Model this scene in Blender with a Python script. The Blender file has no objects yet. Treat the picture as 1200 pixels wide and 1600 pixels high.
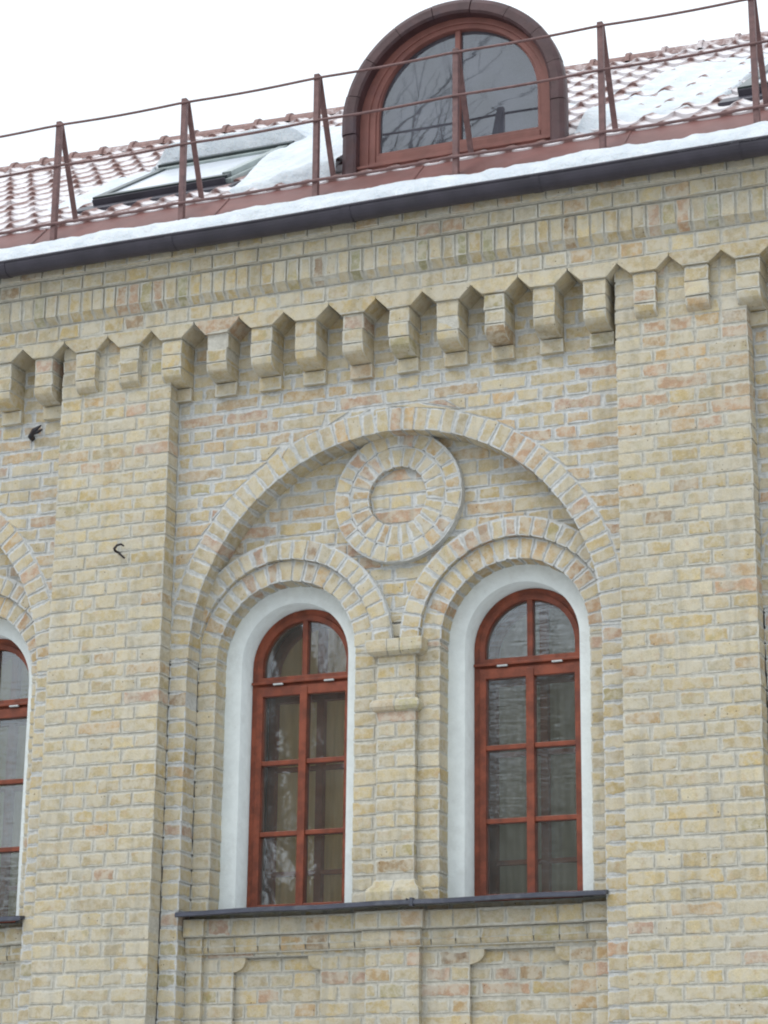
import bpy, math, random
from mathutils import Vector, Matrix, noise
R = random.Random(7)
sc = bpy.context.scene
col = sc.collection

# ------------------------------------------------------------------ camera
cam_d = bpy.data.cameras.new('camera'); cam = bpy.data.objects.new('camera', cam_d); col.objects.link(cam)
YAW, PITCH, ROLL = 0.3893059, 0.3010929, 0.0115829
fw = Vector((-math.sin(YAW)*math.cos(PITCH), math.cos(YAW)*math.cos(PITCH), math.sin(PITCH)))
rt = Vector((math.cos(YAW), math.sin(YAW), 0)); up = rt.cross(fw)
c_, s_ = math.cos(ROLL), math.sin(ROLL)
rt2 = rt*c_ + up*s_; up2 = up*c_ - rt*s_
cam.matrix_world = Matrix(((rt2.x, up2.x, -fw.x, 4.4928), (rt2.y, up2.y, -fw.y, -10.6219), (rt2.z, up2.z, -fw.z, 1.6), (0, 0, 0, 1)))
cam_d.sensor_fit = 'VERTICAL'; cam_d.sensor_height = 24; cam_d.lens = 3698.94*24/1600
cam_d.clip_start = 0.1; cam_d.clip_end = 2000
sc.camera = cam
# ------------------------------------------------------------------ world, sun, exposure (overcast winter day)
SUN_EL, SUN_AZ = math.radians(48), math.radians(215)      # direction the light comes from: front left of the facade
w = bpy.data.worlds.new('World'); sc.world = w; w.use_nodes = True
nt = w.node_tree; nt.nodes.clear()
N = nt.nodes.new; L = nt.links.new
out = N('ShaderNodeOutputWorld'); add = N('ShaderNodeAddShader')
b1 = N('ShaderNodeBackground'); sky = N('ShaderNodeTexSky'); sky.sky_type = 'NISHITA'; sky.sun_disc = False
sky.sun_elevation = SUN_EL; sky.sun_rotation = SUN_AZ
b1.inputs['Strength'].default_value = 0.05; L(sky.outputs[0], b1.inputs['Color'])
b2 = N('ShaderNodeBackground'); tc = N('ShaderNodeTexCoord'); sp = N('ShaderNodeSeparateXYZ'); L(tc.outputs['Generated'], sp.inputs[0])
mr = N('ShaderNodeMapRange'); mr.inputs[1].default_value = 0; mr.inputs[2].default_value = 1; mr.inputs[3].default_value = .62; mr.inputs[4].default_value = 1.55
L(sp.outputs[2], mr.inputs[0])
nz = N('ShaderNodeTexNoise'); nz.inputs['Scale'].default_value = 2.2; nz.inputs['Detail'].default_value = 3; L(tc.outputs['Generated'], nz.inputs['Vector'])
m2 = N('ShaderNodeMapRange'); m2.inputs[3].default_value = .84; m2.inputs[4].default_value = 1.12; L(nz.outputs[0], m2.inputs[0])
mm = N('ShaderNodeMath'); mm.operation = 'MULTIPLY'; L(mr.outputs[0], mm.inputs[0]); L(m2.outputs[0], mm.inputs[1])
b2.inputs['Color'].default_value = (.93, .985, 1, 1); L(mm.outputs[0], b2.inputs['Strength'])
L(b1.outputs[0], add.inputs[0]); L(b2.outputs[0], add.inputs[1]); L(add.outputs[0], out.inputs[0])
sd = bpy.data.lights.new('sun', 'SUN'); sd.energy = 0.75; sd.angle = math.radians(25); sd.color = (1, .98, .95)
so = bpy.data.objects.new('sun', sd); col.objects.link(so)
az = SUN_AZ
sdir = Vector((math.sin(az)*math.cos(SUN_EL), math.cos(az)*math.cos(SUN_EL), math.sin(SUN_EL)))
so.rotation_euler = sdir.to_track_quat('Z', 'Y').to_euler()
sc.view_settings.view_transform = 'Standard'; sc.view_settings.look = 'None'; sc.view_settings.gamma = 1
sc.view_settings.exposure = 0.14
sc.render.resolution_x = 768; sc.render.resolution_y = 1024
sc.cycles.filter_width = 2.0

# ------------------------------------------------------------------ materials
def mat(name):
    m = bpy.data.materials.new(name); m.use_nodes = True
    n = m.node_tree; n.nodes.clear()
    o = n.nodes.new('ShaderNodeOutputMaterial'); p = n.nodes.new('ShaderNodeBsdfPrincipled')
    n.links.new(p.outputs[0], o.inputs[0]); return m, n, p, o
class G:
    def __init__(s, nt): s.nt = nt
    def n(s, t, **k):
        x = s.nt.nodes.new(t)
        for a, b in k.items(): setattr(x, a, b)
        return x
    def l(s, a, b): s.nt.links.new(a, b)
    def math(s, op, a, b=None, c=None, clamp=False):
        x = s.n('ShaderNodeMath', operation=op); x.use_clamp = clamp
        for i, v in enumerate((a, b, c)):
            if v is None: continue
            if isinstance(v, (int, float)): x.inputs[i].default_value = v
            else: s.l(v, x.inputs[i])
        return x.outputs[0]
    def noise(s, scale, detail=2, rough=.5, vec=None, dist=0):
        x = s.n('ShaderNodeTexNoise'); x.inputs['Scale'].default_value = scale; x.inputs['Detail'].default_value = detail
        x.inputs['Roughness'].default_value = rough; x.inputs['Distortion'].default_value = dist
        s.l(vec if vec else s.pos(), x.inputs['Vector']); return x.outputs[0]
    def pos(s):
        if not hasattr(s, '_p'): s._p = s.n('ShaderNodeTexCoord').outputs['Object']
        return s._p
    def n2pos(s):
        x = s.n('ShaderNodeMapping'); x.inputs['Location'].default_value = (7.3, 3.1, 5.7); s.l(s.pos(), x.inputs[0]); return x.outputs[0]
    def ramp(s, v, a, b, c=0., d=1.):
        x = s.n('ShaderNodeMapRange', interpolation_type='SMOOTHSTEP')
        s.l(v, x.inputs[0])
        for i, q in zip((1, 2, 3, 4), (a, b, c, d)): x.inputs[i].default_value = q
        return x.outputs[0]
    def mix(s, f, a, b, blend='MIX'):
        x = s.n('ShaderNodeMix', data_type='RGBA', blend_type=blend)
        for i, v in ((0, f), (6, a), (7, b)):
            if isinstance(v, (int, float)): x.inputs[i].default_value = v
            elif isinstance(v, tuple): x.inputs[i].default_value = (*v, 1)
            else: s.l(v, x.inputs[i])
        return x.outputs[2]
    def bump(s, h, strength, dist, p):
        x = s.n('ShaderNodeBump'); x.inputs['Strength'].default_value = strength; x.inputs['Distance'].default_value = dist
        s.l(h, x.inputs['Height']); s.l(x.outputs[0], p.inputs['Normal'])
MORT = (.47, .47, .455)
def brick_mat():
    m, n, p, o = mat('weathered_buff_brick'); g = G(n)
    at = g.n('ShaderNodeAttribute', attribute_name='bcol')
    uv = g.n('ShaderNodeUVMap', uv_map='uv'); hs = g.n('ShaderNodeUVMap', uv_map='hs')
    su = g.n('ShaderNodeSeparateXYZ'); g.l(uv.outputs[0], su.inputs[0])
    sh = g.n('ShaderNodeSeparateXYZ'); g.l(hs.outputs[0], sh.inputs[0])
    du = g.math('SUBTRACT', sh.outputs[0], g.math('ABSOLUTE', su.outputs[0]))
    dv = g.math('SUBTRACT', sh.outputs[1], g.math('ABSOLUTE', su.outputs[1]))
    d = g.n('ShaderNodeMath', operation='SMOOTH_MIN'); g.l(du, d.inputs[0]); g.l(dv, d.inputs[1]); d.inputs[2].default_value = .008
    d = d.outputs[0]
    n1 = g.noise(45, 3, .6); n2 = g.noise(9, 3, .6); n3 = g.noise(140, 3, .7); n4 = g.noise(1.3, 2)
    # how far mortar smears over the brick, varies along the wall
    off = g.math('MULTIPLY', g.math('SUBTRACT', n1, .5), .016)
    off = g.math('ADD', off, g.math('MULTIPLY', g.math('SUBTRACT', n2, .56), .044))
    dm = g.math('ADD', d, off)
    edge = g.ramp(dm, -.001, .0055)
    c = at.outputs['Color']
    var = g.ramp(n3, .25, .75, .86, 1.12)
    var2 = g.ramp(n2, .3, .7, .90, 1.08)
    vv = g.math('MULTIPLY', var, var2)
    cb = g.n('ShaderNodeCombineColor'); [g.l(vv, cb.inputs[i]) for i in range(3)]
    c = g.mix(1., c, cb.outputs[0], 'MULTIPLY')
    # warm and olive patches inside single bricks
    pw = g.math('MULTIPLY', g.ramp(g.noise(17, 3, .6), .56, .68), .5); c = g.mix(pw, c, (.47, .33, .20))
    po = g.math('MULTIPLY', g.ramp(g.noise(13, 3, .55, g.n2pos()), .60, .72), .4); c = g.mix(po, c, (.34, .31, .17))
    # pale mortar bloom on the faces
    bl = g.math('MULTIPLY', g.ramp(g.noise(22, 4, .65), .38, .62), .68)
    c = g.mix(bl, c, (.59, .54, .435))
    # dark iron spots and pits
    v = g.n('ShaderNodeTexVoronoi'); v.inputs['Scale'].default_value = 38; g.l(g.pos(), v.inputs['Vector'])
    pit = g.math('MULTIPLY', g.ramp(v.outputs['Distance'], .10, .16, 1, 0), g.ramp(g.noise(14, 1), .60, .66))
    c = g.mix(g.math('MULTIPLY', pit, .75), c, (.10, .07, .045))
    mo = g.mix(at.outputs['Alpha'], g.mix(g.ramp(n1, .3, .7), (.50, .475, .40), (.615, .585, .505)), g.mix(g.ramp(n1, .3, .7), (.50, .505, .49), (.66, .66, .64)))
    c = g.mix(edge, mo, c)
    # grime: large soft stains
    c = g.mix(g.math('MULTIPLY', g.ramp(n4, .45, .7), .16), c, (.30, .29, .25))
    mp = g.n('ShaderNodeMapping'); mp.inputs['Scale'].default_value = (5, 5, .7); g.l(g.pos(), mp.inputs[0])
    st = g.noise(2.2, 4, .65, mp.outputs[0]); c = g.mix(g.math('MULTIPLY', g.ramp(st, .50, .68), .32), c, (.27, .25, .20))
    c = g.mix(g.math('MULTIPLY', g.ramp(g.noise(3.1, 5, .7, g.n2pos()), .54, .70), .38), c, (.60, .58, .52))
    g.l(c, p.inputs['Base Color']); p.inputs['Roughness'].default_value = .93; p.inputs['Specular IOR Level'].default_value = .15
    h = g.math('ADD', g.math('MULTIPLY', g.ramp(dm, -.003, .008), .6), g.math('ADD', g.math('MULTIPLY', n1, .45), g.math('MULTIPLY', n3, .35)))
    h = g.math('SUBTRACT', h, g.math('MULTIPLY', pit, .6))
    g.bump(h, .75, .0055, p)
    return m
def mortar_mat(nm, ka, kb):
    m, n, p, o = mat(nm); g = G(n)
    n1 = g.noise(45, 3, .6); n2 = g.noise(5, 3)
    c = g.mix(g.ramp(n1, .3, .7), ka, kb)
    c = g.mix(g.math('MULTIPLY', g.ramp(n2, .4, .7), .3), c, (.36, .33, .27))
    g.l(c, p.inputs['Base Color']); p.inputs['Roughness'].default_value = .95
    g.bump(g.math('ADD', n1, g.noise(150, 2)), .8, .004, p); return m
def paint(name, c, rough=.5, var=.12, spec=.4, scale=12, bump=.0012, dirt=None, dirtamt=.3):
    m, n, p, o = mat(name); g = G(n)
    a = g.noise(scale, 4, .6); b = g.noise(scale*9, 2)
    k1 = tuple(x*(1-var) for x in c); k2 = tuple(min(1, x*(1+var)) for x in c)
    cc = g.mix(g.ramp(a, .3, .7), k1, k2)
    if dirt: cc = g.mix(g.math('MULTIPLY', g.ramp(g.noise(scale*.6, 5, .7), .5, .68), dirtamt), cc, dirt)
    g.l(cc, p.inputs['Base Color']); p.inputs['Roughness'].default_value = rough; p.inputs['Specular IOR Level'].default_value = spec
    g.bump(g.math('ADD', a, g.math('MULTIPLY', b, .4)), 1., bump, p); return m
def glass_mat(name, wob=1., refl=1.9, tint=(.86, .9, .86), dust_haze=.12, rip=0., dc=(.55, .56, .52)):
    m = bpy.data.materials.new(name); m.use_nodes = True; n = m.node_tree; n.nodes.clear(); g = G(n)
    o = g.n('ShaderNodeOutputMaterial'); t = g.n('ShaderNodeBsdfTransparent'); t.inputs[0].default_value = (*tint, 1)
    gl = g.n('ShaderNodeBsdfGlossy'); gl.inputs['Roughness'].default_value = .015; gl.inputs[0].default_value = (.95, .98, 1, 1)
    f = g.n('ShaderNodeFresnel'); f.inputs[0].default_value = refl
    mx = g.n('ShaderNodeMixShader')
    mp = g.n('ShaderNodeMapping'); mp.inputs['Scale'].default_value = (1.0, 1, 2.6); g.l(g.pos(), mp.inputs[0])
    h = g.noise(3.2, 1.5, .5, mp.outputs[0], .8); h2 = g.noise(13, 1, .5, mp.outputs[0])
    b = g.n('ShaderNodeBump'); b.inputs['Strength'].default_value = 1; b.inputs['Distance'].default_value = .012*wob
    hh = g.math('ADD', h, g.math('MULTIPLY', h2, .07))
    if rip:
        mq = g.n('ShaderNodeMapping'); mq.inputs['Scale'].default_value = (.8, 1, 7.); g.l(g.pos(), mq.inputs[0])
        hh = g.math('ADD', hh, g.math('MULTIPLY', g.noise(6.5, 1, .4, mq.outputs[0], .6), rip))
    g.l(hh, b.inputs['Height']); g.l(b.outputs[0], gl.inputs['Normal'])
    g.l(f.outputs[0], mx.inputs[0]); g.l(t.outputs[0], mx.inputs[1]); g.l(gl.outputs[0], mx.inputs[2]); df = g.n('ShaderNodeBsdfDiffuse'); df.inputs[0].default_value = (*dc, 1); m3 = g.n('ShaderNodeMixShader')
    g.l(g.math('MULTIPLY', g.ramp(g.noise(5, 4, .6), .2, .8, .6, 1.4), dust_haze), m3.inputs[0]); g.l(mx.outputs[0], m3.inputs[1]); g.l(df.outputs[0], m3.inputs[2]); g.l(m3.outputs[0], o.inputs[0])  # dusty film and painted haze: diffuse grey lifts dark panes, softens reflections
    return m
def snow_mat():
    m, n, p, o = mat('snow'); g = G(n)
    a = g.noise(7, 4, .6)
    c = g.mix(g.ramp(a, .35, .75), (.58, .62, .66), (.70, .73, .76))
    g.l(c, p.inputs['Base Color']); p.inputs['Roughness'].default_value = .7; p.inputs['Specular IOR Level'].default_value = .3
    p.inputs['Subsurface Weight'].default_value = .15; p.inputs['Subsurface Radius'].default_value = (.02, .03, .04); p.inputs['Subsurface Scale'].default_value = .5
    g.bump(g.math('ADD', g.noise(10, 4, .6), g.math('MULTIPLY', g.noise(34, 3, .6), .22)), 1., .030, p); return m
def tile_mat():
    m, n, p, o = mat('frosted_clay_tile'); g = G(n)
    ob = g.n('ShaderNodeTexCoord')
    a = g.noise(3.5, 3); b = g.noise(30, 4, .7); c3 = g.noise(1.1, 3, .6)
    base = g.mix(g.ramp(b, .3, .7), (.165, .082, .070), (.26, .135, .115))
    fr = g.math('ADD', g.math('MULTIPLY', a, .5), g.math('ADD', g.math('MULTIPLY', b, .35), g.math('MULTIPLY', c3, .5)))
    at = g.n('ShaderNodeAttribute', attribute_name='trough')
    fr = g.math('ADD', fr, g.math('MULTIPLY', at.outputs['Fac'], .36))
    m_ = g.ramp(fr, .70, .90, .03, .78)
    c = g.mix(m_, base, (.82, .80, .82))
    g.l(c, p.inputs['Base Color']); p.inputs['Roughness'].default_value = .6
    g.bump(b, .6, .003, p); return m
def cloth(name, c):
    m, n, p, o = mat(name); g = G(n)
    mp = g.n('ShaderNodeMapping'); mp.inputs['Scale'].default_value = (3, 3, .3); g.l(g.pos(), mp.inputs[0])
    cc = g.mix(g.ramp(g.noise(9, 3, .5, mp.outputs[0]), .3, .7), tuple(x*.82 for x in c), c)
    d = g.n('ShaderNodeBsdfDiffuse'); t = g.n('ShaderNodeBsdfTranslucent'); x = g.n('ShaderNodeMixShader'); x.inputs[0].default_value = .5
    g.l(cc, d.inputs[0]); g.l(cc, t.inputs[0]); g.l(d.outputs[0], x.inputs[1]); g.l(t.outputs[0], x.inputs[2]); g.l(x.outputs[0], o.inputs[0]); return m
M = dict(
 brick=brick_mat(), mortar=mortar_mat('pale_lime_mortar', (.48, .485, .47), (.63, .63, .61)), mortar2=mortar_mat('weathered_grey_mortar', (.45, .43, .37), (.575, .55, .48)),
 stucco=paint('white_stucco', (.76, .80, .79), .9, .04, .2, 18, .003, (.46, .45, .41), .15),
 frame=paint('red_brown_window_paint', (.215, .052, .024), .42, .30, .4, 14, .001, (.10, .03, .03), .35),
 frame2=paint('orange_brown_inner_paint', (.48, .17, .075), .5, .15, .3),
 dormer=paint('brown_red_dormer_paint', (.215, .088, .072), .55, .14, .35, 8, .001, (.18, .08, .08), .4),
 hood=paint('dark_purple_brown_sheet_metal', (.075, .037, .038), .5, .22, .4, 9, .002, (.06, .045, .06), .5),
 band=paint('red_brown_eave_metal', (.185, .080, .070), .55, .14, .35, 5, .001, (.22, .12, .12), .3),
 rail=paint('purple_brown_railing_paint', (.17, .095, .09), .5, .18, .3, 25, .001, (.09, .06, .07), .4),
 gutter=paint('dark_slate_gutter_metal', (.050, .044, .058), .45, .18, .4, 6, .0008, (.05, .045, .05), .4),
 sill=paint('dark_blue_grey_sill_metal', (.048, .052, .075), .4, .2, .45, 10, .001, (.16, .17, .19), .4),
 iron=paint('black_rusty_iron', (.03, .028, .032), .6, .4, .3, 60, .001, (.12, .05, .03), .4),
 black=paint('black_roof_window_metal', (.025, .035, .035), .35, .3, .5, 8, .0005),
 alum=paint('grey_green_roof_window_metal', (.30, .34, .33), .35, .12, .5, 8, .0005),
 hinge=paint('bare_metal_hinge', (.55, .58, .58), .35, .1, .5),
 ochre=cloth('ochre_curtain_cloth', (.95, .72, .36)),
 olive=cloth('olive_blind_cloth', (.60, .53, .22)),
 greyc=cloth('grey_green_curtain_cloth', (.62, .61, .47)),
 inwall=paint('cream_interior_wall', (.42, .36, .20), .9, .06, .1, 2, .001),
 plainwall=paint('buff_side_wall', (.42, .37, .26), .9, .1, .1, 3, .003),
 bark=paint('grey_brown_bark', (.06, .05, .045), .9, .3, .1, 6, .01),
 snow_sky=paint('snow_and_sky_reflection_roof_glass', (.60, .63, .69), .25, .05, .5, 6, .0006),  # pale colour holds thin snow plus the sky mirrored at a grazing angle
 snow=snow_mat(), tile=tile_mat(),
 glass=glass_mat('wavy_window_glass', .020, 2.45, (.98, .99, .97), .08), glassr=glass_mat('strongly_rippled_window_glass', .034, 2.55, (.97, .98, .96), .09, .9), glassd=glass_mat('dormer_glass', .008, 2.15, (.5, .52, .55), .14, 0., (.42, .44, .54)),
)
# ------------------------------------------------------------------ mesh helpers
def link(ob, parent=None):
    col.objects.link(ob)
    if parent is not None: ob.parent = parent
    return ob
def tag(o, label=None, cat=None, group=None, kind=None):
    if label: o['label'] = label
    if cat: o['category'] = cat
    if group: o['group'] = group
    if kind: o['kind'] = kind
    return o
class MB:
    """collects faces, then links them as ONE mesh object; every face may carry brick data"""
    def __init__(s): s.v = []; s.f = []; s.c = []; s.uv = []; s.hs = []; s.mi = []; s.sm = []
    def face(s, pts, color=(.4, .4, .4), uv=None, hs=(1, 1), mi=0, smooth=False):
        b = len(s.v); s.v += [tuple(p) for p in pts]; s.f.append(tuple(range(b, b+len(pts))))
        s.c.append(color); s.uv.append(uv or [(0, 0)]*len(pts)); s.hs.append(hs); s.mi.append(mi); s.sm.append(smooth)
    def bquad(s, p, color):
        """quad (bl, br, tr, tl) with metric uv round its centre"""
        P = [Vector(q) for q in p]
        wd = ((P[1]-P[0]).length+(P[2]-P[3]).length)/4; ht = ((P[3]-P[0]).length+(P[2]-P[1]).length)/4
        s.face(p, color, [(-wd, -ht), (wd, -ht), (wd, ht), (-wd, ht)], (wd, ht))
    def prism(s, q, yf, yb, color, jit=0., sides=True, mi=0, yj=0., tilt=0.):
        """q: four (x,z) points bl, br, tr, tl of the front face; extruded from yf back to yb"""
        if jit: q = [(x+R.uniform(-jit, jit), z+R.uniform(-jit, jit)*.7) for x, z in q]
        y0 = yf+(R.uniform(-yj, yj) if yj else 0)
        fr = [(x, y0+R.uniform(-tilt, tilt), z) for x, z in q]; bk = [(x, yb, z) for x, z in q]
        s.bquad(fr, color)
        if sides:
            for i in range(4):
                j = (i+1) % 4
                s.bquad([bk[i], bk[j], fr[j], fr[i]], color)
        if mi:
            k = 5 if sides else 1
            for t in range(k): s.mi[-1-t] = mi
    def box(s, x0, x1, y0, y1, z0, z1, mi=0, color=(.4, .4, .4)):
        a = [(x0, y0, z0), (x1, y0, z0), (x1, y0, z1), (x0, y0, z1), (x0, y1, z0), (x1, y1, z0), (x1, y1, z1), (x0, y1, z1)]
        for f in ((0, 1, 2, 3), (5, 4, 7, 6), (4, 0, 3, 7), (1, 5, 6, 2), (3, 2, 6, 7), (4, 5, 1, 0)):
            s.face([a[i] for i in f], color, mi=mi)
    def tube(s, pts, r, n=8, cap=True, mi=0):
        pts = [Vector(p) for p in pts]; rs = r if isinstance(r, (list, tuple)) else [r]*len(pts)
        b = len(s.v); k = len(pts); ref = None
        for i, p in enumerate(pts):
            t = (pts[min(i+1, k-1)]-pts[max(i-1, 0)]).normalized()
            if ref is None: ref = Vector((0, 0, 1)) if abs(t.z) < .9 else Vector((1, 0, 0))
            u = t.cross(ref).normalized(); v_ = u.cross(t).normalized(); ref = v_
            for j in range(n):
                a = 2*math.pi*j/n; s.v.append(tuple(p+(u*math.cos(a)+v_*math.sin(a))*rs[i]))
        def add(f):
            s.f.append(f); s.c.append((.4, .4, .4)); s.uv.append([(0, 0)]*len(f)); s.hs.append((1, 1)); s.mi.append(mi); s.sm.append(n > 4)
        for i in range(k-1):
            for j in range(n):
                add((b+i*n+j, b+i*n+(j+1) % n, b+(i+1)*n+(j+1) % n, b+(i+1)*n+j))
        if cap: add(tuple(b+j for j in range(n))[::-1]); add(tuple(b+(k-1)*n+j for j in range(n)))
    def extrude_x(s, prof, x0, x1, nx=1, mi=0, smooth=False, closed=True, caps=True):
        """profile of (y,z) points swept along x"""
        n = len(prof)
        for i in range(n if closed else n-1):
            a, b = prof[i], prof[(i+1) % n]
            for k in range(nx):
                u = x0+(x1-x0)*k/nx; v_ = x0+(x1-x0)*(k+1)/nx
                s.face([(u, *a), (v_, *a), (v_, *b), (u, *b)], mi=mi, smooth=smooth)
        if caps and closed:
            s.face([(x0, *p) for p in prof], mi=mi); s.face([(x1, *p) for p in prof][::-1], mi=mi)
    def build(s, name, mats, parent=None, weld=False, bevel=0.):
        me = bpy.data.meshes.new(name); me.from_pydata(s.v, [], s.f)
        if not isinstance(mats, (list, tuple)): mats = [mats]
        for m in mats: me.materials.append(m)
        me.polygons.foreach_set('material_index', s.mi); me.polygons.foreach_set('use_smooth', s.sm)
        if M['brick'] in mats:
            ca = me.attributes.new('bcol', 'FLOAT_COLOR', 'CORNER'); cc = []
            u1 = me.uv_layers.new(name='uv'); u2 = me.uv_layers.new(name='hs'); a1 = []; a2 = []
            for c, u, h in zip(s.c, s.uv, s.hs):
                for k in u: cc += [c[0], c[1], c[2], 0. if M['mortar2'] in mats else 1.]; a1 += [k[0], k[1]]; a2 += [h[0], h[1]]
            me.attributes['bcol'].data.foreach_set('color', cc); me.uv_layers['uv'].data.foreach_set('uv', a1); me.uv_layers['hs'].data.foreach_set('uv', a2)
        me.update()
        o = bpy.data.objects.new(name, me); link(o, parent)
        if weld or bevel:
            import bmesh
            bm = bmesh.new(); bm.from_mesh(me); bmesh.ops.remove_doubles(bm, verts=bm.verts, dist=1e-5)
            bmesh.ops.recalc_face_normals(bm, faces=bm.faces); bm.to_mesh(me); bm.free()
        if bevel:
            md = o.modifiers.new('bevel', 'BEVEL'); md.width = bevel; md.segments = 2; md.limit_method = 'ANGLE'; md.angle_limit = math.radians(40)
        return o
PAL = [((.540, .458, .292), 36), ((.515, .412, .228), 14), ((.555, .492, .350), 22), ((.495, .415, .265), 14),
       ((.505, .365, .215), 5), ((.475, .325, .230), 3.5), ((.400, .350, .195), 2.5), ((.350, .255, .160), 1.5)]
def warm_color(t=0):
    c = R.choice([(.50, .34, .18), (.47, .30, .18), (.50, .40, .23), (.52, .43, .26), (.49, .36, .20)]); f = R.uniform(.92, 1.08)
    return (c[0]*f, c[1]*f, c[2]*f)
def bcolor(x, z, y=0.):
    wts = [p[1] for p in PAL]
    k = 0.
    if 4.9 < z < 6.0 and y > -.05: k = 1.
    if y <= -.05: k = max(0, min(1, (z-5.2)/.4))*.9 if z < 6 else .15
    if z < 3.2: k = .35
    if k: wts[4] += 11*k; wts[5] += 13*k; wts[0] -= 10*k; wts[2] -= 6*k; wts[3] += 8*k
    c = R.choices([p[0] for p in PAL], wts)[0]; f = R.uniform(.90, 1.09); h = R.uniform(-.018, .018)
    return (c[0]*f*.975+h*.5, c[1]*f*.955, max(.05, c[2]*f*.935-h))
J0 = 5.89; CH = .075
def rows(z0, z1):
    k0 = math.ceil((J0-z1)/CH-1e-6); k1 = math.floor((J0-z0)/CH+1e-6)
    for k in range(k1, k0-1, -1):
        b = J0-CH*k; yield k, max(b, z0), min(b+CH, z1)
def cuts(k, xa, xb, phase=0.):
    """joint positions of course k: cross bond, headers and stretchers in turn, with the odd irregular brick"""
    out = []; x = math.floor((xa-1)/.26)*.26+phase+(.065 if k % 2 else 0)+(.13 if k % 4 == 0 else 0)
    hd = k % 2 == 1
    while x < xb+.3:
        out.append(x)
        if hd: x += .13 if R.random() > .10 else .26
        else: x += .26 if R.random() > .20 else .13
    return out
def field(mb, z0, z1, bounds, yf, depth=.012, jt=.006, phase=0., jit=.0030, bcut=None, mort=None, mdep=.0035, yj=.0012):
    """lay brick courses between z0 and z1; bounds(z, zm) gives the list of (xl, xr) at height z, with as many spans as at zm"""
    for k, zb, zt in rows(z0, z1):
        if zt-zb < .02: continue
        zm = (zb+zt)/2
        for (a0, b0), (a1, b1) in zip(bounds(zb, zm), bounds(zt, zm)):
            ga, gb = min(a0, a1), max(b0, b1)
            if max(b0-a0, b1-a1) < .012: continue
            if mort is not None: mort.face([(a0, yf+mdep, zb), (b0, yf+mdep, zb), (b1, yf+mdep, zt), (a1, yf+mdep, zt)], mi=1)
            cs = (bcut(k, ga, gb) if bcut else [c for c in cuts(k, ga, gb, phase)])
            cs = [c for c in cs if ga+.045 < c < gb-.045]
            cs = [ga-9]+cs+[gb+9]
            wav = R.uniform(-.0015, .0015)
            for u, v in zip(cs, cs[1:]):
                l0, r0, l1, r1 = max(u+jt, a0+.002), min(v-jt, b0-.002), max(u+jt, a1+.002), min(v-jt, b1-.002)
                if r0 < l0: l0 = r0 = (l0+r0)/2 if l0-r0 < .02 else l0
                if r1 < l1: l1 = r1 = (l1+r1)/2 if l1-r1 < .02 else l1
                if max(r0-l0, r1-l1) < .014: continue
                q = [(l0, zb+jt*.9+wav), (r0, zb+jt*.9+wav), (r1, zt-jt*.9+wav), (l1, zt-jt*.9+wav)]
                mb.prism(q, yf, yf+depth, bcolor((u+v)/2 if abs(u+v) < 9 else (a0+b0)/2, zm, yf), jit, yj=yj, tilt=.001)
def stack(mb, xa, xb, z0, z1, yf, yb, bcut=None, inset=.0035, **kw):
    """free-standing piece of wall: bricks with real returns round a mortar core"""
    mb.box(xa+inset, xb-inset, yf+inset, yb, z0, z1, mi=1)
    field(mb, z0, z1, lambda z, zm: [(xa-.001, xb+.001)], yf, depth=yb-yf, bcut=bcut, **kw)
def ring(mb, cx, cz, r0, r1, yf, yb, n, a0=0., a1=math.pi, jt=.0055, jit=.0018, colf=None, mdep=.0035, soff=True):
    ns = n*2
    for i in range(ns):                                    # mortar band with its soffit
        t0 = a0+(a1-a0)*i/ns; t1 = a0+(a1-a0)*(i+1)/ns
        P = lambda r, t, y: (cx+r*math.cos(t), y, cz+r*math.sin(t))
        ri, ro = r0+mdep, r1
        mb.face([P(ri, t0, yf+mdep), P(ro, t0, yf+mdep), P(ro, t1, yf+mdep), P(ri, t1, yf+mdep)], mi=1)
        mb.face([P(ri, t0, yb), P(ri, t0, yf+mdep), P(ri, t1, yf+mdep), P(ri, t1, yb)], mi=1)
        mb.face([P(ro, t0, yf+mdep), P(ro, t0, yb), P(ro, t1, yb), P(ro, t1, yf+mdep)], mi=1)
    wts = [R.uniform(.9, 1.1) for _ in range(n)]; tot = sum(wts); acc = 0
    for i in range(n):
        t0 = a0+(a1-a0)*acc/tot; acc += wts[i]; t1 = a0+(a1-a0)*acc/tot
        g0, g1 = jt/r0, jt/r1; q = []
        dr0, dr1 = R.uniform(-.002, .002), R.uniform(-.006, .003)
        for r, t in ((r0+dr0, t0+g0), (r1-.004+dr1, t0+g1), (r1-.004+dr1, t1-g1), (r0+dr0, t1-g0)):
            q.append((cx+r*math.cos(t), cz+r*math.sin(t)))
        tm = (t0+t1)/2
        c = colf(tm) if colf else bcolor(cx, cz+r0*math.sin(tm), 0.05)
        mb.prism(q, yf, yb, c, jit, yj=.0015)
def arc_w(r, dz): return math.sqrt(max(0., r*r-dz*dz))
def archpath(cx, hw, z0, zs, r, n=28):
    """right jamb up, round the arch, down the left jamb, as (x,z)"""
    p = [(cx+hw, z0), (cx+hw, zs)]
    for i in range(1, n): t = math.pi*i/n; p.append((cx+r*math.cos(t), zs+r*math.sin(t)))
    return p+[(cx-hw, zs), (cx-hw, z0)]
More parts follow.
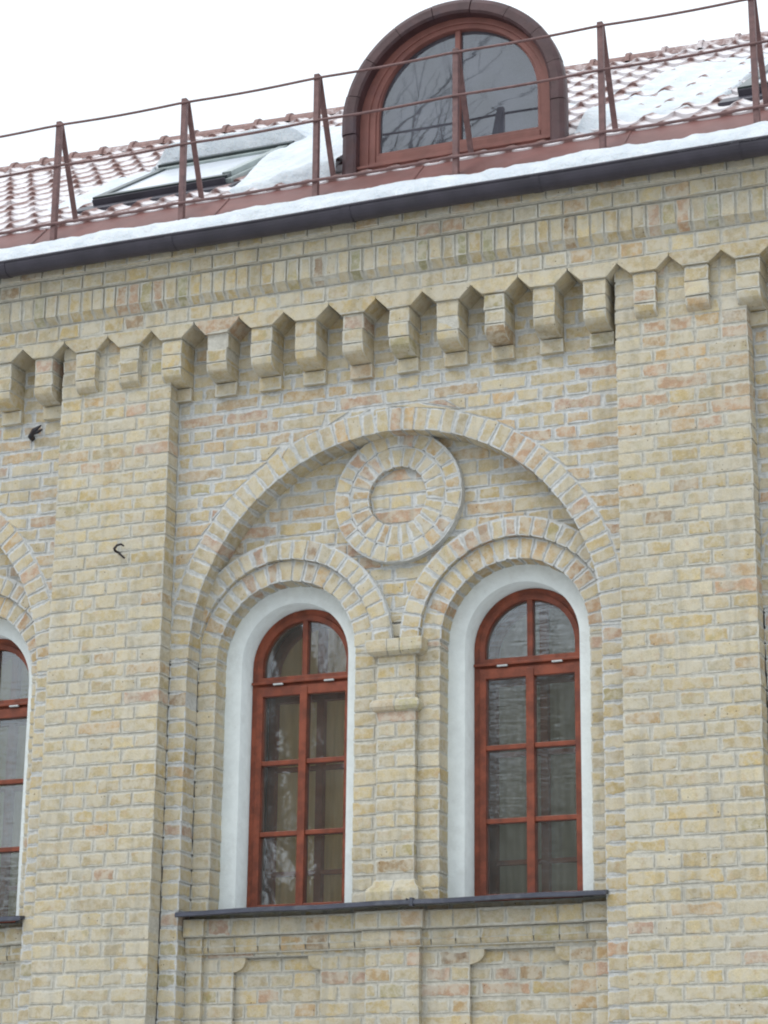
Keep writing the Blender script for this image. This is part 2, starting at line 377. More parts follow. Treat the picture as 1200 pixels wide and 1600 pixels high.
def archband(mb, cx, hw_o, hw_i, z0, zs, y0, y1, mi=0, n=28, zi=None, inner=True, outer=True):
    A = archpath(cx, hw_o, z0, zs, hw_o, n); B = archpath(cx, hw_i, z0, zs, hw_i, n)
    for i in range(len(A)-1):
        a, b, c, d = A[i], A[i+1], B[i+1], B[i]
        mb.face([(d[0], y0, d[1]), (a[0], y0, a[1]), (b[0], y0, b[1]), (c[0], y0, c[1])], mi=mi)
        mb.face([(d[0], y1, d[1]), (c[0], y1, c[1]), (b[0], y1, b[1]), (a[0], y1, a[1])], mi=mi)
        if inner: mb.face([(d[0], y1, d[1]), (d[0], y0, d[1]), (c[0], y0, c[1]), (c[0], y1, c[1])], mi=mi, smooth=True)
        if outer: mb.face([(a[0], y0, a[1]), (a[0], y1, a[1]), (b[0], y1, b[1]), (b[0], y0, b[1])], mi=mi, smooth=True)

# ------------------------------------------------------------------ the building
BAY = 3.12
Y_PIL, Y_CORB, Y_L2, Y_TY = -.11, -.155, .13, .15
ZB = 0.0; ZT = 5.890
XL0, XR0 = -1.051, 1.404                 # main bay between its pilasters
CX, CZ = .162, 4.485                     # centre of the big arch
CL, CR, CS = -.458, .783, 4.505          # centres of the two window arches, springing
bays = [-2, -1, 0, 1]
XMIN, XMAX = XL0-2*BAY-.665, XR0+BAY+.665
bld = bpy.data.objects.new('brick_building', None); link(bld)
tag(bld, 'buff brick building with arched windows, corbel table and snowy tiled roof', 'building')

def pil_cut(k, xa, xb):
    if k % 2: cs = [xa+.133*i for i in (1, 2, 3, 4)]
    else:
        cs = [xa+.195, xa+.46]
        if R.random() < .25: cs.insert(1, xa+.328)
    return [c+R.uniform(-.006, .006) for c in cs]
for i in range(-2, 3):
    x0 = XL0-.664+BAY*i; mb = MB()
    stack(mb, x0, x0+.662, ZB, ZT, Y_PIL, .004, bcut=pil_cut, yj=.0016)
    mb.build('pilaster', [M['brick'], M['mortar2']], bld)

def niche_x(z, c, hw):
    """half width of the sunk panel at height z, 0 outside; its top and bottom courses step in with rounded ends"""
    zt, zb = 2.965, 2.515
    if z > zt+1e-6 or z < zb-1e-6: return None
    d = min(zt-z, z-zb)
    if d < CH-1e-6:
        return hw
    return hw
NICHES = ((-.462, .236), (.800, .248))
for b in bays:
    dx = b*BAY; xl, xr = XL0+dx, XR0+dx; cx = CX+dx; wc = [CL+dx, CR+dx]
    # ---- main wall plane above and beside the big arch
    mb = MB(); RO = 1.240; RI = 1.113
    def bnd(z, zm):
        if zm > CZ+RO: return [(xl, xr)]
        wd = arc_w(RO, z-CZ)
        return [(xl, min(cx-wd+.0, cx)), (max(cx+wd, cx), xr)]
    field(mb, CZ, ZT, bnd, 0., jt=.0078, jit=.0042, yj=.0025)
    def bndm(z, zm):
        if zm > CZ+RO-.03: return [(xl-.02, xr+.02)]
        wd = arc_w(RO-.05, z-CZ); return [(xl-.02, cx-wd), (cx+wd, xr+.02)]
    for k, zb, zt in rows(CZ, ZT+.8):
        for (p0, q0), (p1, q1) in zip(bndm(zb, (zb+zt)/2), bndm(zt, (zb+zt)/2)):
            if q0 > p0 or q1 > p1: mb.face([(p0, .0045, zb), (max(p0, q0), .0045, zb), (max(p1, q1), .0045, zt), (p1, .0045, zt)], mi=1)
    # recessed courses between the corbels
    field(mb, ZT, 6.29, lambda z, zm: [(xl, xr)], 0.0005, jt=.006)
    # slim piers that carry the big arch
    def one(k, a, c): return []
    stack(mb, xl, cx-RI, ZB, CZ, 0., .13, bcut=one, yj=.0015)
    stack(mb, cx+RI, xr, ZB, CZ, 0., .13, bcut=one, yj=.0015)
    mb.build('wall', [M['brick'], M['mortar']], bld)
    # ---- big arch ring
    mb = MB(); ring(mb, cx, CZ, RI, RO, 0., Y_TY+.01, 49)
    mb.build('arch', [M['brick'], M['mortar']], bld)
    # ---- tympanum
    mb = MB()
    def bty(z, zm, ri=RI+.03, rs=.50):
        wd = arc_w(ri, z-CZ); sp = []
        if zm > CS+rs: return [(cx-wd, cx+wd)]
        s = arc_w(rs, z-CS)
        a = [(cx-wd, min(wc[0]-s, wc[0])), (wc[0]+s, wc[1]-s), (max(wc[1]+s, wc[1]), cx+wd)]
        return [(p, max(p, q)) for p, q in a]
    field(mb, CS, CZ+RI+.06, bty, Y_TY, jt=.006, mort=None)
    for k, zb, zt in rows(CS-.0, CZ+RI+.12):
        for (p0, q0), (p1, q1) in zip(bty(zb, (zb+zt)/2, RI+.06, .42), bty(zt, (zb+zt)/2, RI+.06, .42)):
            mb.face([(p0, Y_TY+.0045, zb), (q0, Y_TY+.0045, zb), (q1, Y_TY+.0045, zt), (p1, Y_TY+.0045, zt)], mi=1)
    mb.build('tympanum', [M['brick'], M['mortar']], bld)
    # ---- roundel
    mb = MB(); rcx, rcz, ry = .168+dx, 5.276, .098
    ring(mb, rcx, rcz, .268, .352, ry, Y_TY+.004, 25, 0, 2*math.pi, jt=.006)
    ring(mb, rcx, rcz, .160, .268, ry+.001, Y_TY, 23, .1, 2*math.pi+.1, jt=.005)
    def brd(z, zm): wd = arc_w(.163, z-rcz); return [(rcx-wd, rcx+wd)]
    field(mb, rcz-.16, rcz+.16, brd, ry+.032, jt=.006, phase=dx+.05)
    mb.face([(rcx+.17*math.cos(t*math.pi/16), ry+.036, rcz+.17*math.sin(t*math.pi/16)) for t in range(32)], mi=1)
    mb.build('roundel', [M['brick'], M['mortar']], bld)
    # ---- window arches, piers
    for wi, c in enumerate(wc):
        mb = MB()
        warm = warm_color if (wi == 1) else (lambda t: bcolor(0, 4.5, 0.))
        ring(mb, c, CS, .498, .600, .102, Y_TY+.01, 23)
        ring(mb, c, CS, .388, .4975, Y_L2, .252, 19, colf=warm)
        mb.build('window_arch', [M['brick'], M['mortar']], bld)
    for pa, pb in ((cx-RI, wc[0]-.390), (wc[1]+.390, cx+RI)):
        mb = MB(); stack(mb, pa, pb, 3.19, CS, Y_L2, .252, bcut=one, yj=.0015); mb.build('window_pier', [M['brick'], M['mortar2']], bld)
    mb = MB()
    stack(mb, wc[0]+.390, wc[1]-.390, 3.19, CS, Y_L2, .252, bcut=lambda k, a, q: [a+.115, a+.345] if k % 2 else [a+.135, a+.33], yj=.0015)
    # wedge of bricks between the springing arches
    field(mb, CS, CS+.16, lambda z, zm: [(wc[0]+.39+.6-math.sqrt(.36-min(.35, (z-CS)**2)), wc[1]-.39-.6+math.sqrt(.36-min(.35, (z-CS)**2)))], Y_L2+.004, jt=.006)
    mb.build('window_pier', [M['brick'], M['mortar2']], bld)
    # colonnette with moulded capital, ring and base
    mb = MB(); px0, px1 = .072+dx, .278+dx
    stack(mb, px0, px1, 3.27, 4.44, .09, Y_L2+.01, bcut=lambda k, a, q: [a+.105] if k % 2 else [], yj=.0015)
    colm = mb.build('colonnette', [M['brick'], M['mortar2']], bld)
    def moulding(name, prof, x0, x1, n, par):
        """prof: (overhang, z) pairs from bottom to top, swept round the front and both sides"""
        mbm = MB()
        for i in range(n):
            for (o0, za), (o1, zb_) in zip(prof, prof[1:]):
                g = .001
                xa = x0+(x1-x0)*i/n+(g if i else 0); xb = x0+(x1-x0)*(i+1)/n-(g if i < n-1 else 0)
                la0, la1 = (xa-o0, xa-o1) if i == 0 else (xa, xa); rb0, rb1 = (xb+o0, xb+o1) if i == n-1 else (xb, xb)
                if not hasattr(mbm, 'cc') or len(mbm.cc) <= i: mbm.cc = getattr(mbm, 'cc', [])+[tuple(v*R.uniform(.93, 1.03) for v in (.53, .455, .30))]
                cc = mbm.cc[i]; W = (xb-xa)/2+.03
                zl, zh = prof[0][1], prof[-1][1]; zc = (zl+zh)/2; H = (zh-zl)/2
                U = [(-W, za-zc), (W, za-zc), (W, zb_-zc), (-W, zb_-zc)]
                mbm.face([(la0, .09-o0, za), (rb0, .09-o0, za), (rb1, .09-o1, zb_), (la1, .09-o1, zb_)], cc, U, (W, H), smooth=False)
                if i == 0: mbm.face([(la0, Y_L2+.01, za), (la0, .09-o0, za), (la1, .09-o1, zb_), (la1, Y_L2+.01, zb_)], cc, U, (W, H))
                if i == n-1: mbm.face([(rb0, .09-o0, za), (rb0, Y_L2+.01, za), (rb1, Y_L2+.01, zb_), (rb1, .09-o1, zb_)], cc, U, (W, H))
        for (o, z) in (prof[0], prof[-1]):
            mbm.face([(x0-o, .09-o, z), (x1+o, .09-o, z), (x1+o, Y_L2+.01, z), (x0-o, Y_L2+.01, z)], (.45, .42, .35), [(0, 0)]*4, (1, 1))
        mbm.box(x0, x1, .092, Y_L2+.01, prof[0][1]+.001, prof[-1][1]-.001, mi=1)
        return mbm.build(name, [M['brick'], M['mortar2']], par)
    moulding('capital', [(.022, 4.433), (.046, 4.45), (.05, 4.465), (.05, 4.512)], px0, px1, 3, colm)
    moulding('shaft_ring', [(.002, 4.146), (.018, 4.155), (.028, 4.172), (.028, 4.19), (.018, 4.206), (.002, 4.214)], px0, px1, 2, colm)
    moulding('base', [(.036, 3.195), (.038, 3.25), (.030, 3.266), (.013, 3.284), (.002, 3.310)], px0, px1, 2, colm)
    # ---- apron under the sill
    mb = MB(); al, ar = cx-RI, cx+RI
    def bap(z, zm):
        sp = [al]
        for c, hw in NICHES:
            h0 = niche_x(zm, c, hw)
            if h0: h = niche_x(z, c, hw) or h0; sp += [c+dx-h, c+dx+h]
        sp.append(ar); return [(sp[i], sp[i+1]) for i in range(0, len(sp), 2)]
    field(mb, ZB, 3.19, bap, .13, jt=.006, depth=.03, mort=mb)
    for c, hw in NICHES:
        field(mb, 2.44, 3.04, lambda z, zm: [(c+dx-hw-.02, c+dx+hw+.02)], .163, jt=.006, phase=.07, mort=mb)
    for c, hw in NICHES:                                     # rounded corner bricks of the sunk panels
        for sx in (-1, 1):
            for ze, sz_ in ((2.965, -1), (2.515, 1)):
                cc = bcolor(0, 3, .1); w_ = R.uniform(.066, .082); hN = .069
                ar_ = [(w_, 0.), (w_*.99, .32*hN), (w_*.86, .60*hN), (w_*.62, .82*hN), (w_*.32, .95*hN), (0., hN)]
                P = [(c+dx+sx*(hw+.004-u), ze+sz_*v) for u, v in [(0, 0)]+ar_]
                mb.face([(x, .131, z) for x, z in P], cc, [((x-P[0][0]-sx*-.04), (z-P[0][1])) for x, z in P], (.09, .075))
                for a_, b_ in zip(P[1:], P[2:]): mb.face([(a_[0], .131, a_[1]), (b_[0], .131, b_[1]), (b_[0], .164, b_[1]), (a_[0], .164, a_[1])], cc, hs=(.05, .05))
    stack(mb, al, al+.09, ZB, 2.99, .098, .135, bcut=one); stack(mb, ar-.085, ar, ZB, 2.99, .098, .135, bcut=one)
    stack(mb, .026+dx, .309+dx, ZB, 2.99, .088, .135, bcut=lambda k, a, q: [a+.14] if k % 2 else [a+.07, a+.21])
    def led(xa, xb, z0, z1, yf, yb, pit, cav=0.):
        """one ledge course; cav hollows the foot of its bricks"""
        mb.box(xa+.004, xb-.004, yf+.003, yb, z0+.4*(z1-z0) if cav else z0, z1, mi=1); n = max(1, round((xb-xa)/pit)); x = xa
        for i in range(n):
            x1 = xa+(xb-xa)*(i+1)/n+(R.uniform(-.008, .008) if i < n-1 else 0); c = bcolor(x, 3.3, 0.05); j = .0035
            if cav and i == 0: mb.box(xa+.004, xb-.004, yf+cav*.8, yb, z0, z0+.41*(z1-z0), mi=1)
            zc = z0+.004+(.35*(z1-z0) if cav else 0)
            mb.prism([(x+j, zc), (x1-j, zc), (x1-j, z1-.004), (x+j, z1-.004)], yf, yb, c, .002, yj=.002)
            if cav:
                for q in range(3):
                    ya, za = yf+cav*(1-math.sin(q/3*1.57)), z0+.004+(zc-z0-.004)*(1-math.cos(q/3*1.57)); y_, z_ = yf+cav*(1-math.sin((q+1)/3*1.57)), z0+.004+(zc-z0-.004)*(1-math.cos((q+1)/3*1.57))
                    mb.face([(x+j, ya, za), (x1-j, ya, za), (x1-j, y_, z_), (x+j, y_, z_)], c, hs=(.05, .05))
            x = x1
    led(al, ar, 2.985, 3.066, .098, .14, .13, .018); led(al, ar, 3.068, 3.155, .072, .14, .13)
    led(.012+dx, .325+dx, 2.984, 3.067, .066, .12, .15, .018); led(-.008+dx, .347+dx, 3.069, 3.156, .038, .12, .12)
    led(al-.0, al+.10, 2.984, 3.067, .078, .12, .2, .018); led(ar-.11, ar, 2.984, 3.067, .078, .12, .2, .018)
    led(al, al+.12, 3.069, 3.1555, .050, .12, .2); led(ar-.13, ar, 3.069, 3.1555, .050, .12, .2)
    mb.build('apron', [M['brick'], M['mortar2']], bld)
    # ---- sill flashing (hangs a touch lower at the left)
    mb = MB(); a, q = al+.004, ar+.012; n = 14
    for i in range(n):
        x0 = a+(q-a)*i/n; x1 = a+(q-a)*(i+1)/n
        def sz(x): t = (x-a)/(q-a); return -.008+.014*t+.0025*math.sin(9*x)
        def prof(x): s = sz(x); return [(.36, 3.235+s), (-.035, 3.193+s), (-.045, 3.186+s), (-.047, 3.170+s), (-.038, 3.166+s), (-.036, 3.176+s), (.05, 3.182+s)]
        P0, P1 = prof(x0), prof(x1)
        for u in range(len(P0)-1): mb.face([(x0, *P0[u]), (x1, *P1[u]), (x1, *P1[u+1]), (x0, *P0[u+1])])
        if i == 0: mb.face([(x0, *p) for p in P0])
        if i == n-1: mb.face([(x1, *p) for p in P1])
    mb.box(.31+dx, .325+dx, -.051, -.02, 3.16, 3.2); mb.box(.29+dx, .294+dx, -.048, -.0, 3.19, 3.198)
    mb.build('window_sill', M['sill'], bld, weld=True)
    # ---- solid core behind the brickwork, with the window openings left free
    mb = MB(); yc = .256
    for k in range(0, 92):
        zb, zt = k*.0725, (k+1)*.0725; zm = (zb+zt)/2
        def hw(z):
            if zm < 3.1 or zm > CS+.38: return None
            return .355 if z < CS else arc_w(.375, z-CS)
        h0 = hw(zb)
        L_ = cx-BAY/2-.02; R_ = cx+BAY/2+.02
        if h0 is None: mb.face([(L_, yc, zb), (R_, yc, zb), (R_, yc, zt), (L_, yc, zt)]); continue
        h1 = hw(zt)
        for (p, q_) in (((L_, L_), (wc[0]-h0, wc[0]-h1)), ((wc[0]+h0, wc[0]+h1), (wc[1]-h0, wc[1]-h1)), ((wc[1]+h0, wc[1]+h1), (R_, R_))):
            mb.face([(p[0], yc, zb), (q_[0], yc, zb), (q_[1], yc, zt), (p[1], yc, zt)])
    mb.build('wall_core', M['mortar'], bld)

# ---- corbels: one part each, only the face and its own returns
def corbel(cxx):
    cxx += R.uniform(-.004, .004); mb = MB(); hw = .0565+R.uniform(-.003, .003); x0, x1 = cxx-hw, cxx+hw; tw = R.uniform(-.003, .003)
    for k, (zb, zt) in enumerate(((6.047, 6.118), (6.124, 6.198))):
        c = bcolor(0, 6.1, -.1)
        mb.prism([(x0, zb), (x1, zb), (x1, zt), (x0, zt)], Y_CORB+tw, .01, c, .0042, yj=.003, tilt=.003)
    mb.box(x0+.003, x1-.003, Y_CORB+.004, .01, 5.90, 6.205, mi=1) if False else mb.box(x0+.003, x1-.003, Y_CORB+.005, .01, 6.046, 6.206, mi=1)
    # rounded lowest brick
    c = bcolor(0, 6.1, -.1); pr = []
    for i in range(7):
        t = i/6*math.pi/2; pr.append((-.052+(-.098)*math.sin(t)+tw*math.sin(t), 5.972+.044*(1-math.cos(t))))
    pr.append((Y_CORB+tw, 6.041)); zc, H = 6.005, .037
    for (ya, za), (yb_, zb_) in zip(pr, pr[1:]):
        U = [(-hw, za-zc), (hw, za-zc), (hw, zb_-zc), (-hw, zb_-zc)]
        mb.face([(x0, ya, za), (x1, ya, za), (x1, yb_, zb_), (x0, yb_, zb_)], c, U, (hw, H), smooth=True)
    side = [(y, z) for y, z in pr]+[(.01, 6.041), (.01, 5.972)]
    for xx, fl in ((x0, 1), (x1, 0)):
        pts = [(xx, y, z) for y, z in side]; U = [(y+.07, z-zc) for y, z in side]
        if fl: pts = pts[::-1]; U = U[::-1]
        mb.face(pts, c, U, (.085, H))
    mb.face([(x0, .01, 5.972), (x1, .01, 5.972), (x1, -.052, 5.972), (x0, -.052, 5.972)], c, [(0, 0)]*4, (.05, .05))
    mb.box(x0+.002, x1-.002, Y_CORB+.008, .008, 6.030, 6.0468, mi=1)
    # step below
    mb.prism([(x0-.004, 5.897), (x1+.004, 5.897), (x1+.004, 5.966), (x0-.004, 5.966)], -.034, .01, bcolor(0, 5.95, 0), .002)
    # splayed cap brick
    c = bcolor(0, 6.2, -.1); yf = -.167+R.uniform(-.003, .003); zs = 6.207; za = 6.270+R.uniform(-.003, .003); zt = 6.286
    w0, w1 = .063, .1285
    q = [(cxx-w0, zs), (cxx+w0, zs), (cxx+w1, za), (cxx+w1, zt), (cxx-w1, zt), (cxx-w1, za)]
    q = [(x+R.uniform(-.005, .005), z+R.uniform(-.004, .003)) for x, z in q]
    mb.face([(x, yf, z) for x, z in q], c, [(x-cxx, z-6.247) for x, z in q], (.135, .041))
    for i in range(6):
        j = (i+1) % 6; a, b = q[i], q[j]
        mb.bquad([(a[0], .01, a[1]), (b[0], .01, b[1]), (b[0], yf, b[1]), (a[0], yf, a[1])], c)
    o = mb.build('corbel', [M['brick'], M['mortar2']], bld); return o
k = -31
while True:
    xx = .27+.26*k
    if xx > XMAX-.1: break
    if xx > XMIN+.1: corbel(xx)
    k += 1
# courses of the pilaster heads showing between the corbels
for i in range(-2, 3):
    x0 = XL0-.664+BAY*i; mb = MB(); stack(mb, x0, x0+.662, ZT, 6.29, Y_PIL, .003, bcut=lambda k, a, q: [a+.133*i_ for i_ in (1, 2, 3, 4)])
    mb.build('pilaster_head', [M['brick'], M['mortar2']], bld)
# ---- cornice courses
mb = MB()
def course(z0, z1, yf, yb, pitch, jt, jit=.002, skip=None, yj=.003):
    x = XMIN+R.uniform(-.05, 0)
    while x < XMAX:
        wv = pitch*R.uniform(.96, 1.04)
        mb.prism([(x+jt, z0), (x+wv-jt, z0), (x+wv-jt, z1), (x+jt, z1)], yf, yb, bcolor(x, z0, -.1) if pitch > .1 else bcolor(x, 4, 0), jit, yj=yj, tilt=.0015)
        x += wv
course(6.296, 6.371, -.166, -.02, .131, .006)
x = XMIN
while x < XMAX:
    wv = .0722*R.uniform(.95, 1.05); j = .0055; c = bcolor(x, 4, 0) if R.random() > .12 else (.36, .34, .20); o = R.uniform(-.005, .005); zf = 6.420+R.uniform(-.004, .006)
    mb.prism([(x+j, zf), (x+wv-j, zf), (x+wv-j, 6.537), (x+j, 6.537)], -.208+o, -.02, c, .0018, tilt=.002)
    mb.face([(x+j, -.170, 6.383), (x+wv-j, -.170, 6.383), (x+wv-j, -.208+o, zf), (x+j, -.208+o, zf)], (c[0]*.95, c[1]*.93, c[2]*.9), [(-wv/2+j, -.03), (wv/2-j, -.03), (wv/2-j, .03), (-wv/2+j, .03)], (wv/2-j, .04))
    x += wv
course(6.549, 6.622, -.228, -.02, .131, .004, .003, yj=.005)
course(6.634, 6.705, -.262, -.02, .131, .003, .002, yj=.004)
mb.box(XMIN, XMAX, -.161, 0, 6.287, 6.40, mi=1); mb.box(XMIN, XMAX, -.200, 0, 6.418, 6.545, mi=1); mb.box(XMIN, XMAX, -.166, 0, 6.4005, 6.4175, mi=1)
mb.box(XMIN, XMAX, -.219, 0, 6.5455, 6.627, mi=1); mb.box(XMIN, XMAX, -.25, 0, 6.6275, 6.715, mi=1)
for i in range(300):
    xa = XMIN+(XMAX-XMIN)*i/300; xb = XMIN+(XMAX-XMIN)*(i+1)/300
    mb.face([(xa, -.1655, 6.380), (xb, -.1655, 6.380), (xb, -.202, 6.419), (xa, -.202, 6.419)], mi=1)
mb.build('cornice', [M['brick'], M['mortar2']], bld)

# ------------------------------------------------------------------ windows
def window(dx, c, gm, label=None):
    """painted casement under a fanlight, set in a white plastered opening"""
    c = c+dx; HW = .302; z0 = 3.215; zs = 4.502; yf = .372
    mb = MB()                                                # plaster surround
    archband(mb, c, .395, HW, z0-.03, zs, .25, .66); mb.box(c-HW, c+HW, yf+.09, .66, z0-.05, z0-.01)
    sur = mb.build('window_surround', M['stucco'], bld, weld=True)
    mb = MB()
    archband(mb, c, HW-.0015, HW-.036, z0, zs, yf+.012, yf+.08)          # outer frame
    mb.box(c-HW+.03, c+HW-.03, yf+.012, yf+.08, z0, z0+.03)
    mb.box(c-HW+.03, c+HW-.03, yf+.016, yf+.08, 4.385, 4.44)
    fr = mb.build('window', M['frame'], bld, weld=True, bevel=.003)
    mb = MB(); i = HW-.034                                   # fanlight sash
    archband(mb, c, i, i-.030, 4.425, zs, yf, yf+.055)
    mb.box(c-i+.026, c+i-.026, yf, yf+.055, 4.414, 4.448); mb.box(c-.015, c+.015, yf+.004, yf+.05, 4.445, zs+i-.028)
    mb.box(c-HW+.006, c+HW-.006, yf-.012, yf+.02, 4.410, 4.424)
    mb.build('fanlight_sash', M['frame'], fr, weld=True, bevel=.003)
    mb = MB(); zt = 4.398; zb = z0+.012                      # lower casement
    for s in (-1, 1):
        xo = c+s*i; xi = c+s*(i-.034); mb.box(min(xo, xi), max(xo, xi), yf, yf+.055, zb, zt)
    mb.box(c-i+.03, c+i-.03, yf+.0015, yf+.055, zt-.052, zt); mb.box(c-i+.03, c+i-.03, yf+.0015, yf+.055, zb, zb+.034)
    mb.box(c-.021, c+.021, yf-.004, yf+.052, zb+.01, zt-.01)
    for zz in (3.992, 3.622): mb.box(c-i+.03, c-.02, yf+.005, yf+.05, zz-.0125, zz+.0125); mb.box(c+.02, c+i-.03, yf+.005, yf+.05, zz-.0125, zz+.0125)
    mb.build('casement_sash', M['frame'], fr, weld=True, bevel=.003)
    for xx in (c-.17, c+.12):
        mb = MB(); mb.box(xx, xx+.055, yf-.016, yf, 4.402, 4.411); mb.build('hinge', M['hinge'], fr, weld=True, bevel=.002)
    yg = yf+.03
    for s in (-1, 1):                                        # panes
        xa, xb = (c-i+.03, c-.018) if s < 0 else (c+.018, c+i-.03)
        for za, zb_ in ((3.255, 3.612), (3.632, 3.982), (4.002, 4.35)):
            mb = MB(); tx, tz = R.uniform(-.0012, .0012), R.uniform(-.002, .002)
            mb.face([(xa, yg-tx-tz, za), (xb, yg+tx-tz, za), (xb, yg+tx+tz, zb_), (xa, yg-tx+tz, zb_)])
            mb.build('pane', gm, fr)
        mb = MB(); pts = [(c+s*.013, 4.44), (c+s*(i-.028), 4.44), (c+s*(i-.028), zs)]
        for j in range(1, 9):
            t = j/9*math.pi/2*.97; pts.append((c+s*(i-.028)*math.cos(t), zs+(i-.028)*math.sin(t)))
        pts.append((c+s*.013, zs+i-.028))
        if s < 0: pts = pts[::-1]
        mb.face([(x, yg+R.uniform(0, 0), z) for x, z in pts]); mb.build('pane', gm, fr)
    mb = MB(); y2 = yf+.22                                   # inner casement, seen through the glass
    archband(mb, c, HW-.002, HW-.045, z0+.02, zs, y2, y2+.05); mb.box(c-.02, c+.02, y2-.002, y2+.045, z0+.02, 4.75)
    mb.box(c-HW+.04, c+HW-.04, y2+.002, y2+.045, 4.36, 4.42); mb.box(c-HW+.04, c+HW-.04, y2+.002, y2+.045, z0+.02, z0+.07)
    for zz in (4.0, 3.45): mb.box(c-HW+.04, c+HW-.04, y2+.006, y2+.04, zz-.012, zz+.012)
    mb.build('inner_frame', M['frame2'], fr, weld=True, bevel=.002)
    return fr
wins = []
for b in bays:
    for wi, c in enumerate((CL, CR)):
        f = window(b*BAY, c, M['glassr'] if wi else M['glass'])
# curtains inside
def curtain(c, z0, z1, y, m, amp, label, x0=-.34, x1=.34, sag=0.):
    mb = MB(); n = 60; nz_ = 10; V = []
    for j in range(nz_+1):
        for i in range(n+1):
            x = x0+(x1-x0)*i/n; t = j/nz_; z = z0+(z1-z0)*t
            V.append((c+x, y+amp*math.sin(x*58+1.5*math.sin(x*9)+t)*(1-.4*t), z+sag*math.cos(x*6)*(1-t)))
    for j in range(nz_):
        for i in range(n):
            a = j*(n+1)+i; mb.face([V[a], V[a+1], V[a+n+2], V[a+n+1]], smooth=True)
    o = mb.build('curtain', m, None, weld=True); o.location = (0, 0, 0); tag(o, label, 'curtain', 'curtains behind the arched windows'); return o
curtain(CL, 3.24, 4.92, .69, M['ochre'], .016, 'ochre curtain with soft folds behind the left window of the middle pair', -.30, .34)
curtain(CR, 3.24, 4.92, .71, M['greyc'], .02, 'dim grey green curtain behind the right window of the middle pair', -.34, .34)
curtain(CR-BAY, 3.24, 4.92, .675, M['olive'], .002, 'flat olive blind behind the window cut off by the left edge', -.34, .34)
# interior room, side and back walls
mb = MB(); yb = 7.2
mb.box(XMIN+.302, XMIN+.35, .662, 6.9, 2.3, 6.1); mb.build('interior_wall', M['inwall'], bld)
mb = MB(); mb.box(XMIN+.35, XMAX-.35, .662, 6.9, 5.6, 5.7); mb.build('ceiling', M['stucco'], bld)
mb = MB(); mb.box(XMIN+.35, XMAX-.35, .662, 6.9, 2.3, 2.4); mb.build('floor', M['bark'], bld)
mb = MB()
mb.box(XMIN, XMIN+.3, .005, yb, 0, 6.7); mb.box(XMAX-.3, XMAX, .005, yb, 0, 6.7); mb.box(XMIN+.3, XMAX-.3, yb-.3, yb, 0, 2.9); mb.box(XMIN+.3, XMAX-.3, yb-.3, yb, 5.4, 6.7)  # wide back opening is added, unseen, to let sky light reach the curtains
for i in range(9): mb.box(XMIN+.3+i*(XMAX-XMIN-.9)/8, XMIN+.6+i*(XMAX-XMIN-.9)/8, yb-.29, yb-.01, 2.9, 5.4)
mb.build('side_wall', M['plainwall'], bld)

# ------------------------------------------------------------------ gutter, eave metal
GY, GZ, GR = -.333, 6.702, .060
mb = MB(); segs = 12
prof = [(GY-GR*math.cos(math.pi*i/segs), GZ-GR*math.sin(math.pi*i/segs)) for i in range(segs+1)]
inner = [(GY-(GR-.004)*math.cos(math.pi*i/segs), GZ-(GR-.004)*math.sin(math.pi*i/segs)) for i in range(segs+1)]
nx = 90
def gz(x): return .004*math.sin(x*1.1)+.0025*math.sin(x*3.7)
for i in range(nx):
    x0 = XMIN-.1+(XMAX-XMIN+.2)*i/nx; x1 = XMIN-.1+(XMAX-XMIN+.2)*(i+1)/nx
    for P in (prof, inner[::-1]):
        for a, b_ in zip(P, P[1:]):
            mb.face([(x0, a[0], a[1]+gz(x0)), (x1, a[0], a[1]+gz(x1)), (x1, b_[0], b_[1]+gz(x1)), (x0, b_[0], b_[1]+gz(x0))], smooth=True)
def rim(x): return (x, GY-GR, GZ+.004+gz(x))
mb.tube([rim(XMIN-.1+(XMAX-XMIN+.2)*i/nx) for i in range(nx+1)], .008, 8)
x = -7.1
while x < XMAX:                                             # joints
    P = [(GY-(GR+.003)*math.cos(math.pi*i/segs), GZ+gz(x)-(GR+.003)*math.sin(math.pi*i/segs)) for i in range(segs+1)]
    for a, b_ in zip(P, P[1:]): mb.face([(x, *a), (x+.045, *a), (x+.045, *b_), (x, *b_)], smooth=True)
    mb.face([(x, *p) for p in P]); mb.face([(x+.045, *p) for p in P])
    x += 1.02
mb.build('gutter', M['gutter'], bld)
mb = MB()                                                    # board under the eave and the red metal strip above the gutter
mb.box(XMIN-.1, XMAX+.1, -.268, .0, 6.707, 6.722); mb.box(XMIN-.1, XMAX+.1, -.262, .0, 6.7225, 6.80)
mb.build('eave_board', M['hood'], bld)
mb = MB()
EY0, EZ0, EY1, EZ1 = -.245, 6.838, -.02, 7.058
n = 60
for i in range(n):
    x0 = XMIN-.12+(XMAX-XMIN+.24)*i/n; x1 = XMIN-.12+(XMAX-XMIN+.24)*(i+1)/n
    w0, w1 = .0025*math.sin(x0*5), .0025*math.sin(x1*5)
    P = [(EY0-.004, EZ0-.05), (EY0, EZ0), (EY1, EZ1), (EY1+.02, EZ1-.01)]
    for a, b_ in zip(P, P[1:]): mb.face([(x0, a[0], a[1]+w0), (x1, a[0], a[1]+w1), (x1, b_[0], b_[1]+w1), (x0, b_[0], b_[1]+w0)])
for s in range(-7, 5):
    xs = s*1.13+.35; mb.box(xs, xs+.006, -.0, .0, 0, 0) if False else mb.face([(xs, EY0-.004, EZ0+.004), (xs+.012, EY0-.004, EZ0+.004), (xs+.012, EY1-.004, EZ1+.004), (xs, EY1-.004, EZ1+.004)])
mb.build('eave_flashing', M['band'], bld)

